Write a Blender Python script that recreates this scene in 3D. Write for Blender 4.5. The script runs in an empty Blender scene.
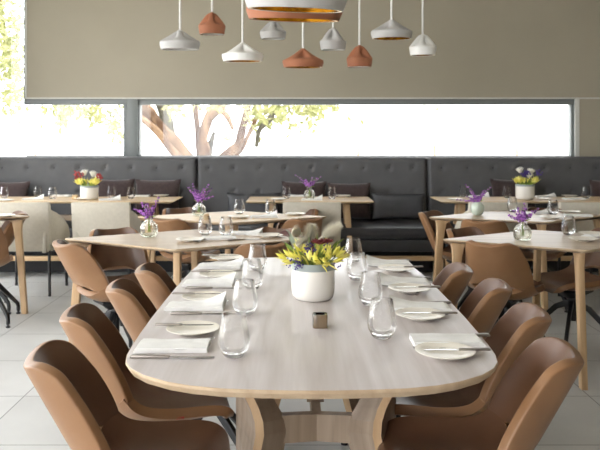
import bpy, bmesh, math, random
from mathutils import Vector, Matrix, noise
random.seed(7)
PI = math.pi
C = bpy.context.scene.collection
F, EYE, HX, HY = 706.0, 1.36, 295.0, 140.0
TOP = 0.765                                   # table height

def X(px, d): return (px - HX) * d / F       # lateral metres of something seen at px, d metres away
def Z(py, d): return EYE - (py - HY) * d / F
def on(px, py, z=TOP):
    d = F * (EYE - z) / (py - HY)
    return X(px, d), d

# ------------------------------------------------------------------ materials
def mat(name, col, rough=0.5, metal=0.0, spec=0.5, coat=0.0, sheen=0.0):
    m = bpy.data.materials.new(name); m.use_nodes = True
    b = m.node_tree.nodes['Principled BSDF']
    b.inputs['Base Color'].default_value = (*col, 1)
    b.inputs['Roughness'].default_value = rough
    b.inputs['Metallic'].default_value = metal
    b.inputs['Specular IOR Level'].default_value = spec
    b.inputs['Coat Weight'].default_value = coat
    b.inputs['Sheen Weight'].default_value = sheen
    return m

def vary(m, c1, c2, scale=5, stretch=(1, 1, 1), detail=4, bump=0.0, bscale=None, lo=.3, hi=.7, dist=0.0):
    nt = m.node_tree; N = nt.nodes; L = nt.links; b = N['Principled BSDF']
    tc = N.new('ShaderNodeTexCoord'); mp = N.new('ShaderNodeMapping')
    mp.inputs['Scale'].default_value = stretch
    L.new(tc.outputs['Object'], mp.inputs['Vector'])
    n = N.new('ShaderNodeTexNoise'); n.inputs['Scale'].default_value = scale; n.inputs['Detail'].default_value = detail
    n.inputs['Distortion'].default_value = dist
    L.new(mp.outputs['Vector'], n.inputs['Vector'])
    r = N.new('ShaderNodeValToRGB'); r.color_ramp.elements[0].position = lo; r.color_ramp.elements[1].position = hi
    r.color_ramp.elements[0].color = (*c1, 1); r.color_ramp.elements[1].color = (*c2, 1)
    L.new(n.outputs['Fac'], r.inputs['Fac']); L.new(r.outputs['Color'], b.inputs['Base Color'])
    if bump:
        n2 = N.new('ShaderNodeTexNoise'); n2.inputs['Scale'].default_value = bscale or scale * 8
        L.new(mp.outputs['Vector'], n2.inputs['Vector'])
        bp = N.new('ShaderNodeBump'); bp.inputs['Strength'].default_value = bump; bp.inputs['Distance'].default_value = 0.004
        L.new(n2.outputs['Fac'], bp.inputs['Height']); L.new(bp.outputs['Normal'], b.inputs['Normal'])
    return m

def wood(name, c1, c2, axis, rough, rings=1.0, coat=0.0):
    m = mat(name, c1, rough, coat=coat); nt = m.node_tree; N = nt.nodes; L = nt.links; b = N['Principled BSDF']
    tc = N.new('ShaderNodeTexCoord'); mp = N.new('ShaderNodeMapping')
    s = [9, 9, 9]; s[axis] = 0.9
    mp.inputs['Scale'].default_value = s
    L.new(tc.outputs['Object'], mp.inputs['Vector'])
    n = N.new('ShaderNodeTexNoise'); n.inputs['Scale'].default_value = .55; n.inputs['Detail'].default_value = 2
    L.new(mp.outputs['Vector'], n.inputs['Vector'])
    mul = N.new('ShaderNodeMath'); mul.operation = 'MULTIPLY'; mul.inputs[1].default_value = 16 * rings
    L.new(n.outputs['Fac'], mul.inputs[0])
    fr = N.new('ShaderNodeMath'); fr.operation = 'PINGPONG'; fr.inputs[1].default_value = 1
    L.new(mul.outputs[0], fr.inputs[0])
    n2 = N.new('ShaderNodeTexNoise'); n2.inputs['Scale'].default_value = 14; n2.inputs['Detail'].default_value = 4
    mp2 = N.new('ShaderNodeMapping'); s2 = [9, 9, 9]; s2[axis] = 0.35; mp2.inputs['Scale'].default_value = s2
    L.new(tc.outputs['Object'], mp2.inputs['Vector']); L.new(mp2.outputs['Vector'], n2.inputs['Vector'])
    mx = N.new('ShaderNodeMix'); mx.data_type = 'FLOAT'; mx.inputs[0].default_value = .5
    L.new(fr.outputs[0], mx.inputs[2]); L.new(n2.outputs['Fac'], mx.inputs[3])
    r = N.new('ShaderNodeValToRGB'); r.color_ramp.elements[0].position = .15; r.color_ramp.elements[1].position = .8
    r.color_ramp.elements[0].color = (*c1, 1); r.color_ramp.elements[1].color = (*c2, 1)
    L.new(mx.outputs[0], r.inputs['Fac']); L.new(r.outputs['Color'], b.inputs['Base Color'])
    return m

def glass(name, tint=(1, 1, 1), edge=0.9, base=0.04, cap=0.75, refr=False, power=5.0):
    m = bpy.data.materials.new(name); m.use_nodes = True
    nt = m.node_tree; N = nt.nodes; L = nt.links; N.clear()
    out = N.new('ShaderNodeOutputMaterial'); mix = N.new('ShaderNodeMixShader')
    tr = N.new('ShaderNodeBsdfTransparent'); tr.inputs['Color'].default_value = (*tint, 1)
    gl = N.new('ShaderNodeBsdfGlass' if refr else 'ShaderNodeBsdfGlossy'); gl.inputs['Roughness'].default_value = 0.0 if refr else .02
    lw = N.new('ShaderNodeLayerWeight'); lw.inputs['Blend'].default_value = 0.5
    pw = N.new('ShaderNodeMath'); pw.operation = 'POWER'; pw.inputs[1].default_value = power
    L.new(lw.outputs['Facing'], pw.inputs[0])
    ml = N.new('ShaderNodeMath'); ml.operation = 'MULTIPLY_ADD'; ml.inputs[1].default_value = edge; ml.inputs[2].default_value = base
    L.new(pw.outputs[0], ml.inputs[0])
    cl = N.new('ShaderNodeMath'); cl.operation = 'MINIMUM'; cl.inputs[1].default_value = cap
    L.new(ml.outputs[0], cl.inputs[0])
    L.new(cl.outputs[0], mix.inputs['Fac']); L.new(tr.outputs[0], mix.inputs[1]); L.new(gl.outputs[0], mix.inputs[2])
    L.new(mix.outputs[0], out.inputs['Surface'])
    return m

M = {}
M['oak_main'] = wood('oak in pale sheen tone', (.52, .465, .445), (.65, .60, .595), 1, .34, 1.0, .15)  # pale bluish tone: reflected light and sheen put into the base colour
M['oak_edge'] = wood('oak edge', (.42, .30, .19), (.52, .39, .26), 1, .5)
M['oak_top'] = wood('oak tabletop', (.43, .325, .235), (.55, .44, .335), 0, .38, .8, 0)
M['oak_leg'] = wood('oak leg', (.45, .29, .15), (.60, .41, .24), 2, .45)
M['oak_mid'] = wood('mid brown oak', (.27, .20, .145), (.37, .285, .21), 2, .5)
M['oak_honey'] = wood('honey oak', (.52, .36, .19), (.66, .48, .28), 0, .36, .8, 0)
M['oak_dark'] = wood('oak panel', (.26, .19, .13), (.36, .27, .19), 2, .45)
M['oak_rail'] = wood('oak rail', (.50, .32, .16), (.62, .42, .24), 0, .5)
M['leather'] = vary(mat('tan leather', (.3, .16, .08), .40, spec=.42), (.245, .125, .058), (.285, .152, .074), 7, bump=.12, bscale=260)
M['leather_shaded'] = vary(mat('shaded tan leather', (.2, .1, .06), .36, spec=.45), (.105, .049, .025), (.135, .065, .034), 7, bump=.12, bscale=260)  # same leather, darkened for inner chair faces: their shade put into the colour
M['black'] = mat('black powder coated metal', (.012, .012, .014), .4)
M['cream'] = vary(mat('cream woven fabric', (.6, .56, .45), .9), (.55, .505, .42), (.60, .555, .465), 40, bump=.1, bscale=300)
M['grey_vinyl'] = vary(mat('grey upholstery', (.1, .1, .11), .62, spec=.35), (.090, .089, .093), (.108, .107, .111), 6, bump=.15, bscale=200)
M['dark_vinyl'] = vary(mat('dark grey leather', (.03, .03, .033), .42), (.032, .033, .037), (.045, .046, .05), 6, bump=.15, bscale=200)
M['plinth'] = mat('dark plinth', (.018, .018, .02), .6)
M['brown_fabric'] = vary(mat('brown wool', (.05, .03, .03), .95, sheen=.3), (.040, .024, .024), (.060, .038, .036), 40, bump=.6, bscale=250)
M['grey_fabric'] = vary(mat('grey cushion leather', (.06, .06, .065), .55), (.055, .056, .062), (.072, .073, .08), 8, bump=.2, bscale=90)
M['ceramic'] = mat('white glazed ceramic', (.82, .79, .74), .16, coat=.3)
M['porcelain'] = mat('ivory porcelain', (.84, .79, .70), .38, coat=.1)
M['grey_glaze'] = mat('grey glaze', (.30, .34, .33), .3)
M['linen'] = vary(mat('white linen', (.85, .84, .81), .9), (.80, .79, .77), (.87, .86, .84), 30, bump=.3, bscale=400)
M['steel'] = mat('brushed steel', (.55, .55, .56), .22, 1.0)
M['steel_dark'] = mat('pewter handle', (.30, .27, .24), .38, .8)
M['glass'] = glass('clear drinking glass', (1, 1, 1), 1.4, .08, 1.0, True, 1.6)
M['glass_base'] = glass('thick glass', (1, 1, 1), 1.3, .25, 1.0, True, 1.3)
M['vase_glass'] = glass('vase glass', (1, 1, 1), 1.3, .10, 1.0, True, 1.8)
M['milk_glass'] = mat('milky green glass', (.55, .62, .52), .12, coat=.6)
M['water'] = glass('water in vase', (.96, .975, .92), .6, .05)
M['pane'] = glass('window pane', (.97, .99, .98), .5, .03, .5)
M['frame'] = mat('grey window frame', (.20, .215, .215), .5)
M['reveal'] = mat('white painted reveal', (.62, .62, .58), .6)
M['horn'] = vary(mat('dark horn', (.1, .06, .04), .2, coat=.5), (.015, .011, .010), (.20, .14, .085), 16, stretch=(1, 1, .2), lo=.46, hi=.60)
M['amber'] = vary(mat('amber horn', (.5, .35, .18), .3), (.45, .30, .14), (.62, .47, .28), 20)
M['terracotta'] = vary(mat('terracotta', (.5, .2, .1), .75), (.33, .120, .058), (.38, .15, .075), 8)
M['lamp_grey'] = mat('grey lamp ceramic', (.47, .46, .45), .6)
M['lamp_white'] = mat('white lamp ceramic', (.84, .83, .80), .35)
M['gold'] = vary(mat('gold enamel', (.8, .5, .1), .22, 1.0), (.50, .27, .04), (.95, .66, .16), 16, bump=.6, bscale=30)
M['cord'] = mat('white cord', (.80, .79, .77), .6)
M['wall'] = vary(mat('warm grey plaster', (.4, .36, .3), .85), (.375, .339, .263), (.40, .362, .283), 1.6, bump=.15, bscale=60)
M['ceiling'] = mat('off white ceiling', (.62, .60, .55), .9)
M['bark'] = vary(mat('peeling bark', (.4, .25, .15), .9), (.055, .022, .006), (.19, .115, .065), 5, stretch=(1, 1, .35), bump=1, bscale=14, lo=.43, hi=.6)
M['bark_grey'] = vary(mat('grey lichen bark', (.3, .3, .2), .9), (.025, .023, .014), (.10, .09, .065), 14)
M['leaf'] = vary(mat('yellow green leaf', (.3, .4, .08), .6), (.15, .17, .05), (.34, .33, .15), 4)
M['gravel'] = vary(mat('pale gravel ground', (.6, .58, .54), .9), (.58, .56, .52), (.68, .66, .62), 1.2)
M['rust'] = mat('rusty steel post', (.40, .20, .13), .7)
M['tulip'] = vary(mat('yellow petals', (.8, .7, .12), .5), (.72, .66, .07), (.92, .84, .26), 30)
M['green'] = vary(mat('green stem', (.25, .35, .06), .5), (.13, .22, .035), (.34, .42, .08), 20)
M['sage'] = mat('grey green leaf', (.22, .26, .20), .7)
M['burgundy'] = mat('burgundy petals', (.16, .015, .025), .6)
M['bronze_leaf'] = mat('bronze leaf', (.10, .045, .045), .6)
M['purple'] = vary(mat('purple petals', (.22, .04, .34), .7), (.07, .012, .13), (.58, .22, .72), 70, lo=.40, hi=.60)
M['violet'] = mat('deep violet petals', (.07, .04, .22), .7)
M['plume'] = mat('cream plume', (.86, .81, .68), .9)
M['protea_white'] = mat('white petals', (.85, .83, .76), .7)
M['red_flower'] = mat('red petals', (.35, .03, .03), .6)
M['red_tag'] = mat('red tag', (.5, .02, .03), .5)
M['seat_black'] = mat('black plastic housing', (.015, .015, .016), .5)

def tile_floor():
    m = mat('grey stone tiles', (.4, .4, .39), .42); nt = m.node_tree; N = nt.nodes; L = nt.links; b = N['Principled BSDF']
    tc = N.new('ShaderNodeTexCoord'); mp = N.new('ShaderNodeMapping')
    mp.inputs['Location'].default_value = (.238, -3.148, 0)
    L.new(tc.outputs['Object'], mp.inputs['Vector'])
    br = N.new('ShaderNodeTexBrick'); br.offset = 0; br.squash = 1
    br.inputs['Scale'].default_value = 1; br.inputs['Brick Width'].default_value = .6; br.inputs['Row Height'].default_value = .6
    br.inputs['Mortar Size'].default_value = .0028; br.inputs['Mortar Smooth'].default_value = .1
    br.inputs['Color1'].default_value = (.50, .50, .49, 1); br.inputs['Color2'].default_value = (.56, .56, .55, 1)
    br.inputs['Mortar'].default_value = (.13, .125, .12, 1)
    L.new(mp.outputs['Vector'], br.inputs['Vector'])
    n = N.new('ShaderNodeTexNoise'); n.inputs['Scale'].default_value = 2.5; n.inputs['Detail'].default_value = 8
    L.new(tc.outputs['Object'], n.inputs['Vector'])
    mr = N.new('ShaderNodeMapRange'); mr.inputs['To Min'].default_value = .82; mr.inputs['To Max'].default_value = 1.14
    L.new(n.outputs['Fac'], mr.inputs['Value'])
    mx = N.new('ShaderNodeMix'); mx.data_type = 'RGBA'; mx.blend_type = 'MULTIPLY'; mx.inputs[0].default_value = 1
    L.new(br.outputs['Color'], mx.inputs[6]); L.new(mr.outputs['Result'], mx.inputs[7])
    L.new(mx.outputs[2], b.inputs['Base Color'])
    return m
M['floor'] = tile_floor()

# ------------------------------------------------------------------ mesh helpers
class MB:
    """collects verts and faces"""
    def __init__(s): s.v = []; s.f = []
    def add(s, v, f):
        o = len(s.v); s.v += [tuple(p) for p in v]; s.f += [tuple(i + o for i in q) for q in f]; return s
    def box(s, x0, y0, z0, x1, y1, z1):
        v = [(x, y, z) for z in (z0, z1) for y in (y0, y1) for x in (x0, x1)]
        return s.add(v, [(0, 2, 3, 1), (4, 5, 7, 6), (0, 1, 5, 4), (2, 6, 7, 3), (0, 4, 6, 2), (1, 3, 7, 5)])
    def lathe(s, prof, seg=32, c=(0, 0, 0), mod=None):
        v = []; n = len(prof)
        for (r, z) in prof:
            for k in range(seg):
                a = 2 * PI * k / seg; rr = r if mod is None else mod(r, z, a)
                v.append((c[0] + rr * math.cos(a), c[1] + rr * math.sin(a), c[2] + z))
        f = [(i * seg + k, i * seg + (k + 1) % seg, (i + 1) * seg + (k + 1) % seg, (i + 1) * seg + k) for i in range(n - 1) for k in range(seg)]
        if prof[0][0] > 1e-5: f.append(tuple(range(seg - 1, -1, -1))) if mod is None and getattr(s, 'capb', False) else None
        f = [q for q in f if q]
        return s.add(v, f)
    def tube(s, pts, rad, seg=8, caps=True, flat=1.0):
        pts = [Vector(p) for p in pts]; n = len(pts)
        if not hasattr(rad, '__len__'): rad = [rad] * n
        v = []; up = Vector((0, 0, 1)); pn = None
        for i, p in enumerate(pts):
            t = (pts[min(i + 1, n - 1)] - pts[max(i - 1, 0)]).normalized()
            if pn is None:
                a = up if abs(t.dot(up)) < .95 else Vector((1, 0, 0)); u = t.cross(a).normalized()
            else:
                u = (pn - t * pn.dot(t)).normalized()
            pn = u; w = t.cross(u)
            for k in range(seg):
                an = 2 * PI * k / seg
                v.append(p + (u * math.cos(an) + w * math.sin(an) * flat) * rad[i])
        f = [(i * seg + k, i * seg + (k + 1) % seg, (i + 1) * seg + (k + 1) % seg, (i + 1) * seg + k) for i in range(n - 1) for k in range(seg)]
        if caps: f += [tuple(range(seg - 1, -1, -1)), tuple(range((n - 1) * seg, n * seg))]
        return s.add(v, f)
    def secs(s, secs):
        """loft of equal-length closed sections"""
        n = len(secs[0]); v = [p for q in secs for p in q]
        f = [(i * n + k, i * n + (k + 1) % n, (i + 1) * n + (k + 1) % n, (i + 1) * n + k) for i in range(len(secs) - 1) for k in range(n)]
        f += [tuple(range(n - 1, -1, -1)), tuple(range((len(secs) - 1) * n, len(secs) * n))]
        return s.add(v, f)
    def ball(s, c, r, seg=8, sc=(1, 1, 1)):
        v = []; f = []
        rings = max(4, seg // 2 + 1)
        for i in range(rings + 1):
            ph = PI * i / rings
            for k in range(seg):
                a = 2 * PI * k / seg
                v.append((c[0] + r * sc[0] * math.sin(ph) * math.cos(a), c[1] + r * sc[1] * math.sin(ph) * math.sin(a), c[2] - r * sc[2] * math.cos(ph)))
        f = [(i * seg + k, i * seg + (k + 1) % seg, (i + 1) * seg + (k + 1) % seg, (i + 1) * seg + k) for i in range(rings) for k in range(seg)]
        return s.add(v, f)
    def build(s, name, m, parent=None, smooth=True, bevel=0, mods=None, angle=40):
        me = bpy.data.meshes.new(name); me.from_pydata(s.v, [], s.f); me.update()
        bm = bmesh.new(); bm.from_mesh(me); bmesh.ops.remove_doubles(bm, verts=bm.verts, dist=1e-6)
        bmesh.ops.recalc_face_normals(bm, faces=bm.faces); bm.to_mesh(me); bm.free()
        o = bpy.data.objects.new(name, me); C.objects.link(o)
        me.materials.append(m)
        if bevel or mods:
            if mods: mods(o)
            if bevel:
                b = o.modifiers.new('b', 'BEVEL'); b.width = bevel; b.segments = 2; b.limit_method = 'ANGLE'; b.angle_limit = math.radians(35)
            dg = bpy.context.evaluated_depsgraph_get(); dg.update()
            nm = bpy.data.meshes.new_from_object(o.evaluated_get(dg)); o.modifiers.clear(); o.data = nm; nm.name = name
            me = nm
        if smooth:
            for p in me.polygons: p.use_smooth = True
            try: me.set_sharp_from_angle(angle=math.radians(angle))
            except Exception: pass
        if parent is not None: o.parent = parent
        return o

def tag(o, label, cat, group=None, kind=None):
    if len(label.split()) > 16: print('LONG', len(label.split()), label)
    o['label'] = label
    if cat: o['category'] = cat
    if group: o['group'] = group
    if kind: o['kind'] = kind
    return o
def empty(name, loc=(0, 0, 0), rz=0):
    o = bpy.data.objects.new(name, None); C.objects.link(o); o.location = loc; o.rotation_euler = (0, 0, rz)
    o.empty_display_size = .05; return o
def struct(o, label=None):
    o['kind'] = 'structure'
    if label: o['label'] = label
    return o
def copy_tree(o, parent=None):
    c = o.copy(); C.objects.link(c); c.parent = parent
    for ch in [q for q in C.objects if q.parent == o]: copy_tree(ch, c)
    return c
PROTO = {}
def put(kind, maker, loc, rz, label, cat, group=None, scale=None):
    if kind in PROTO: o = copy_tree(PROTO[kind])
    else: o = maker(); PROTO[kind] = o
    o.location = loc; o.rotation_euler = (0, 0, rz)
    o.scale = scale if scale else (1, 1, 1)
    if 'group' in o.keys(): del o['group']
    return tag(o, label, cat, group)

# ------------------------------------------------------------------ room
YB = 8.3                                       # back wall plane
XL, XR, YF, CZ = -3.8, 5.6, -3.0, 3.5
struct(MB().box(XL - .2, YF - .2, -.12, XR + .2, YB + .2, 0).build('floor', M['floor'], smooth=False), 'grey stone tile floor')
struct(MB().box(XL - .2, YF - .2, CZ, XR + .2, YB + .2, CZ + .15).build('ceiling', M['ceiling'], smooth=False))
wx0, wx1 = X(25, YB), X(579, YB)
wz0, wz1 = 1.08, Z(99, YB)
w = MB().box(wx0, YB, wz1, XR, YB + .2, CZ)
w.box(XL, YB, 0, XR, YB + .2, wz0)
w.box(wx1, YB, wz0, XR, YB + .2, wz1)
struct(w.build('wall_back', M['wall'], smooth=False), 'warm grey plastered back wall above the strip window')
struct(MB().box(XR, YF, 0, XR + .2, YB, CZ).build('wall_right', M['wall'], smooth=False))
w = MB().box(XL - .2, YF, 0, XL, YB, .1); w.box(XL - .2, 7.3, .1, XL, YB, CZ - .2); w.box(XL - .2, YF, CZ - .2, XL, YB, CZ)
for y in (YF, 0.2, 2.9, 5.6, YB - .15): w.box(XL - .2, y, .1, XL, y + .15, CZ - .2)
struct(w.build('wall_left', M['frame'], smooth=False))
w = MB().box(XL, YF - .2, 0, XR, YF, .1); w.box(XL, YF - .2, 3.1, XR, YF, CZ)
w.box(XL, YF - .2, .1, XL + .08, YF, 3.1); w.box(-1.2, YF - .2, .1, XR, YF, 3.1)
struct(w.build('wall_front', M['wall'], smooth=False))

# strip window: frame members, column, pane
fr = MB(); y0, y1 = YB + .03, YB + .12
fr.box(wx0 - .02, YB + .012, Z(104.6, YB), wx1 - .05, y1, wz1 + .0)         # head
fr.box(wx0, y0, wz0, wx1, y1, Z(155.6, YB) - .0)                            # sill
xj = X(574.6, YB); fr.box(xj - .03, y0, wz0, xj + .02, y1, wz1)             # right jamb
ox = X(24.5, YB); fr.box(ox - .02, y0, wz1 - .06, ox, y1, CZ)               # edge beside the tall glazing
win1 = fr.build('window_1', M['frame'], bevel=.003); struct(win1, 'long low strip window in grey frame')
MB().box(wx0, YB + .07, wz0, wx1, YB + .078, wz1).build('pane', M['pane'], win1, smooth=False)
c = MB(); xa, xb, xc = X(123, YB), X(127.5, YB), X(138, YB)
c.box(xa, YB + .02, wz0, xb, YB + .16, wz1 - .06)
c.box(xb, YB - .015, wz0, xc, YB + .16, wz1 - .0)
c.box(xc, YB + .02, wz0, xc + .012, YB + .16, wz1 - .06)
c.build('mullion', M['frame'], win1, bevel=.003)
MB().box(X(575.2, YB), YB - .004, wz0, wx1 + .004, YB + .06, wz1).build('reveal', M['reveal'], win1, smooth=False)
tr = MB().box(wx0 + .01, YB - .012, wz1, XR, YB, wz1 + .018); tr.box(wx0 + .004, YB - .012, wz1, wx0 + .022, YB, CZ)
struct(tr.build('trim_1', M['reveal'], smooth=False), 'thin pale edging around the wall panel')
# tall glazing left of the wall panel
fr = MB(); fr.box(XL, y0, wz0, wx0, y1, wz0 + .05); fr.box(XL, y0, CZ - .08, wx0 - .02, y1, CZ); fr.box(XL, y0, wz0, XL + .06, y1, CZ)
win2 = struct(fr.build('window_2', M['frame'], smooth=False), 'tall window at the left of the back wall')
MB().box(XL + .05, YB + .07, wz0 + .05, wx0 - .02, YB + .078, CZ - .08).build('pane', M['pane'], win2, smooth=False)
# side window wall panes
fr = MB()
for a, b in ((YF + .15, .2), (.35, 2.9), (3.05, 5.6), (5.75, YB - .15)): fr.box(XL - .12, a, .1, XL - .07, b, .16)
win3 = struct(fr.build('window_3', M['frame'], smooth=False))
p = MB()
for a, b in ((YF + .15, .2), (.35, 2.9), (3.05, 5.6), (5.75, YB - .15)): p.box(XL - .1, a, .1, XL - .092, b, CZ - .2)
p.build('pane', M['pane'], win3, smooth=False)

# ------------------------------------------------------------------ outside
struct(MB().box(-60, -40, -.4, 60, 90, -.15).build('ground', M['gravel'], smooth=False), 'pale sunlit ground outside')
DT = 13.0
def tp(px, py, dd=0): return (X(px, DT + dd), DT + dd, Z(py, DT + dd))
tree = empty('tree', (X(203, DT), DT, -.15))
tag(tree, 'old tree with peeling orange bark seen through the strip window', 'tree')
def br(name, pts, rads, m):
    P = [Vector(p) for p in pts]
    fine = []; fr_ = []
    for i in range(len(P) - 1):
        for k in range(6):
            t = k / 6; a = P[max(i - 1, 0)]; b = P[i]; c_ = P[i + 1]; d = P[min(i + 2, len(P) - 1)]
            q = .5 * ((2 * b) + (-a + c_) * t + (2 * a - 5 * b + 4 * c_ - d) * t * t + (-a + 3 * b - 3 * c_ + d) * t ** 3)
            n = noise.noise_vector(q * 3) * rads[i] * .35
            fine.append(q + n); fr_.append((rads[i] * (1 - t) + rads[i + 1] * t) * (1 + .25 * noise.noise(q * 5)))
    fine.append(P[-1]); fr_.append(rads[-1])
    o = MB().tube(fine, fr_, 12).build(name, m, tree); o.matrix_parent_inverse = Matrix.Translation(tree.location).inverted(); return o
base = tp(200, 178)
br('trunk', [(tree.location.x, DT, -.2), tp(203, 200), tp(200, 178), tp(192, 165)], [.42, .33, .28, .16], M['bark'])
br('branch', [tp(196, 172), tp(184, 156), tp(166, 135), tp(152, 118), tp(134, 98), tp(118, 78)], [.17, .13, .125, .12, .11, .08], M['bark'])
br('branch', [tp(187, 160, .3), tp(176, 146, .3), tp(168, 128, .3), tp(163, 112, .3), tp(155, 92, .3)], [.08, .09, .11, .11, .08], M['bark_grey'])
br('branch', [tp(186, 164, -.4), tp(170, 148, -.4), tp(156, 130, -.4), tp(136, 115, -.4)], [.08, .07, .07, .06], M['bark'])
br('branch', [tp(203, 180), tp(205, 156), tp(203, 138), tp(208, 120), tp(221, 106), tp(236, 90)], [.14, .12, .09, .10, .10, .08], M['bark'])
br('branch', [tp(209, 166, .3), tp(210, 148, .3), tp(214, 132, .3)], [.06, .06, .035], M['bark_grey'])
br('branch', [tp(203, 180, .4), tp(198, 145, .5), tp(197, 125, .6), tp(193, 98, .7)], [.06, .05, .05, .05], M['bark'])
br('branch', [tp(208, 178), tp(224, 157), tp(238, 143), tp(244, 122), tp(250, 95)], [.10, .10, .08, .07, .06], M['bark'])
br('branch', [tp(212, 176, .4), tp(233, 158, .4), tp(246, 140, .4), tp(257, 115, .4), tp(262, 92, .4)], [.06, .055, .05, .045, .04], M['bark'])
br('branch', [tp(219, 110), tp(227, 116), tp(233, 130)], [.045, .055, .03], M['bark'])
br('branch', [tp(280, 100, -.6), tp(270, 119, -.6), tp(260, 130, -.6), tp(256, 147, -.6)], [.05, .05, .045, .035], M['bark_grey'])
def leaves(specs, n, size, name, parent=None):
    mb = MB()
    for (cx, cy, rx, ry, w_) in specs:
        for k in range(int(n * w_)):
            d = DT + random.uniform(-1.2, 1.2)
            p = Vector((X(cx + random.gauss(0, rx), d), d, Z(cy + random.gauss(0, ry), d)))
            u = Vector((random.gauss(0, 1), random.gauss(0, 1), random.gauss(-.5, 1))).normalized()
            v = u.cross(Vector((random.gauss(0, 1), random.gauss(0, 1), random.gauss(0, 1)))).normalized()
            s = size * random.uniform(.6, 1.3); up = u.cross(v) * s * .12
            mb.add([p, p + u * s * .5 + v * s * .25 + up, p + u * s, p + u * s * .5 - v * s * .25 + up], [(0, 1, 2, 3)])
    o = mb.build(name, M['leaf'], parent, smooth=False)
    if parent is not None: o.matrix_parent_inverse = Matrix.Translation(parent.location).inverted()
    return o
leaves([(70, 106, 14, 5, 1), (62, 116, 3, 5, .4), (100, 112, 12, 6, .7), (114, 126, 3, 6, .4), (172, 103, 4, 6, .4), (215, 102, 10, 4, .5),
        (255, 112, 6, 8, .7), (278, 112, 5, 8, .7), (300, 104, 8, 4, .8), (312, 112, 5, 8, .6), (326, 104, 7, 4, .4), (180, 60, 120, 30, 3)], 150, .17, 'foliage', tree)
t2 = empty('shrub_tree', (X(5, DT), DT, -.15)); tag(t2, 'pale leafy tree outside the tall left window', 'tree')
def br2(pts, rads, nm):
    o = MB().tube(pts, rads, 10).build(nm, M['bark'], t2); o.matrix_parent_inverse = Matrix.Translation(t2.location).inverted()
br2([(t2.location.x - .6, DT, -.2), tp(-35, 150), tp(-22, 90), tp(-8, 40), tp(0, 0)], [.12, .1, .08, .06, .04], 'trunk')
leaves([(4, 20, 12, 22, 1.6), (8, 62, 10, 14, 1.2), (12, 98, 8, 6, .5), (-20, 30, 25, 40, 1.5)], 230, .15, 'foliage', t2)
def post():
    return MB().box(-.03, -.03, 0, .03, .03, 1.36).build('fence_post', M['rust'], smooth=False)
for px, py, lab in ((358, 146.5, 'leftmost rusty fence post right of the tree outside'), (434.5, 145, 'rusty fence post outside above the sofa seam'), (517, 146.5, 'rusty fence post outside near the right end of the strip window'),
                (35.5, 151, 'short rusty fence post outside left of the grey column'), (123.2 - 3, 151, 'short rusty fence post outside just beside the grey column')):
    d = 17.0; put('post', post, (X(px, d), d, -.15), 0, lab, 'post', 'fence posts outside the strip window', (1, 1, (Z(py, d) + .15) / 1.36))

# ------------------------------------------------------------------ banquettes
YS, YBK = 6.95, 7.85        # seat front, backrest front at its top
BT = Z(157.2, YBK)
def banquette(x0, x1, label, buttons, rows=((168, 0), (192, 0))):
    g = .006; x0 += g; x1 -= g
    root = empty('banquette', (x0, YS, 0)); tag(root, label, 'banquette', 'button backed banquettes along the window wall')
    def P(o): o.matrix_parent_inverse = Matrix.Translation(root.location).inverted(); return o
    bpts = [(bx, Z(py, YBK)) for (bx) in buttons for (py, _) in rows]
    # back: grid front + box sides
    nx = int((x1 - x0) / .02); nz = 34; zlo = .50
    v = []; f = []
    for j in range(nz + 1):
        for i in range(nx + 1):
            x = x0 + (x1 - x0) * i / nx; t = j / nz; z = zlo + (BT - zlo) * t
            e = min(x - x0, x1 - x, .04) / .04; et = min(BT - z, .05) / .05
            y = YBK - .04 * (1 - t) + .035 * (1 - math.sqrt(max(0, 1 - (1 - e) ** 2))) + .04 * (1 - math.sqrt(max(0, 1 - (1 - et) ** 2)))
            for (bx, bz) in bpts:
                dx, dz = x - bx, z - bz; r2 = dx * dx + dz * dz
                if r2 < .05:
                    y += .018 * math.exp(-r2 / .0007) + .006 * math.exp(-(dx - dz) ** 2 / .0003 - r2 / .003) * (1 if dx > 0 else .6)
            v.append((x, y, z))
    for j in range(nz):
        for i in range(nx):
            a = j * (nx + 1) + i; f.append((a, a + 1, a + nx + 2, a + nx + 1))
    # back face and closing
    n0 = len(v); ring = [(i) for i in range(nx + 1)] + [j * (nx + 1) + nx for j in range(1, nz + 1)] + [nz * (nx + 1) + i for i in range(nx - 1, -1, -1)] + [j * (nx + 1) for j in range(nz - 1, 0, -1)]
    for q in ring: v.append((v[q][0], YB - .08, v[q][2]))
    L_ = len(ring)
    for k in range(L_): f.append((ring[k], n0 + k, n0 + (k + 1) % L_, ring[(k + 1) % L_]))
    f.append(tuple(n0 + k for k in range(L_)))
    mb = MB(); mb.add(v, f); P(mb.build('backrest', M['grey_vinyl'], root, angle=60))
    for (bx, bz) in bpts:
        P(MB().ball((bx, YBK + .012, bz), .012, 10, (1, .5, 1)).build('button', M['dark_vinyl'], root))
    # seat
    def cush(xa, xb, ya, yb, za, zb, r):
        mb = MB().box(xa, ya, za, xb, yb, zb)
        return mb
    P(cush(x0, x1, YS, YBK - .02, .375, .50, .03).build('seat_cushion', M['dark_vinyl'], root, bevel=.035))
    P(cush(x0 + .01, x1 - .01, YS + .02, YBK, .255, .375, .03).build('seat_base', M['dark_vinyl'], root, bevel=.012))
    P(MB().box(x0, YS + .0, Z(261, YS), x1, YS + .06, Z(256.6, YS)).build('rail', M['oak_rail'], root, bevel=.004))
    P(MB().box(x0 + .05, YS + .32, 0.0, x1 - .05, YBK + .1, .255).build('plinth', M['plinth'], root, smooth=False))
    for lx in (x0 + .035, x1 - .035):
        P(MB().secs([[(lx - s, YS + .0, z), (lx + s, YS + .0, z), (lx + s, YS + .07, z), (lx - s, YS + .07, z)] for s, z in ((.026, 0), (.032, .17), (.032, .262))]).build('leg', M['oak_rail'], root, bevel=.003))
    return root
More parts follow.
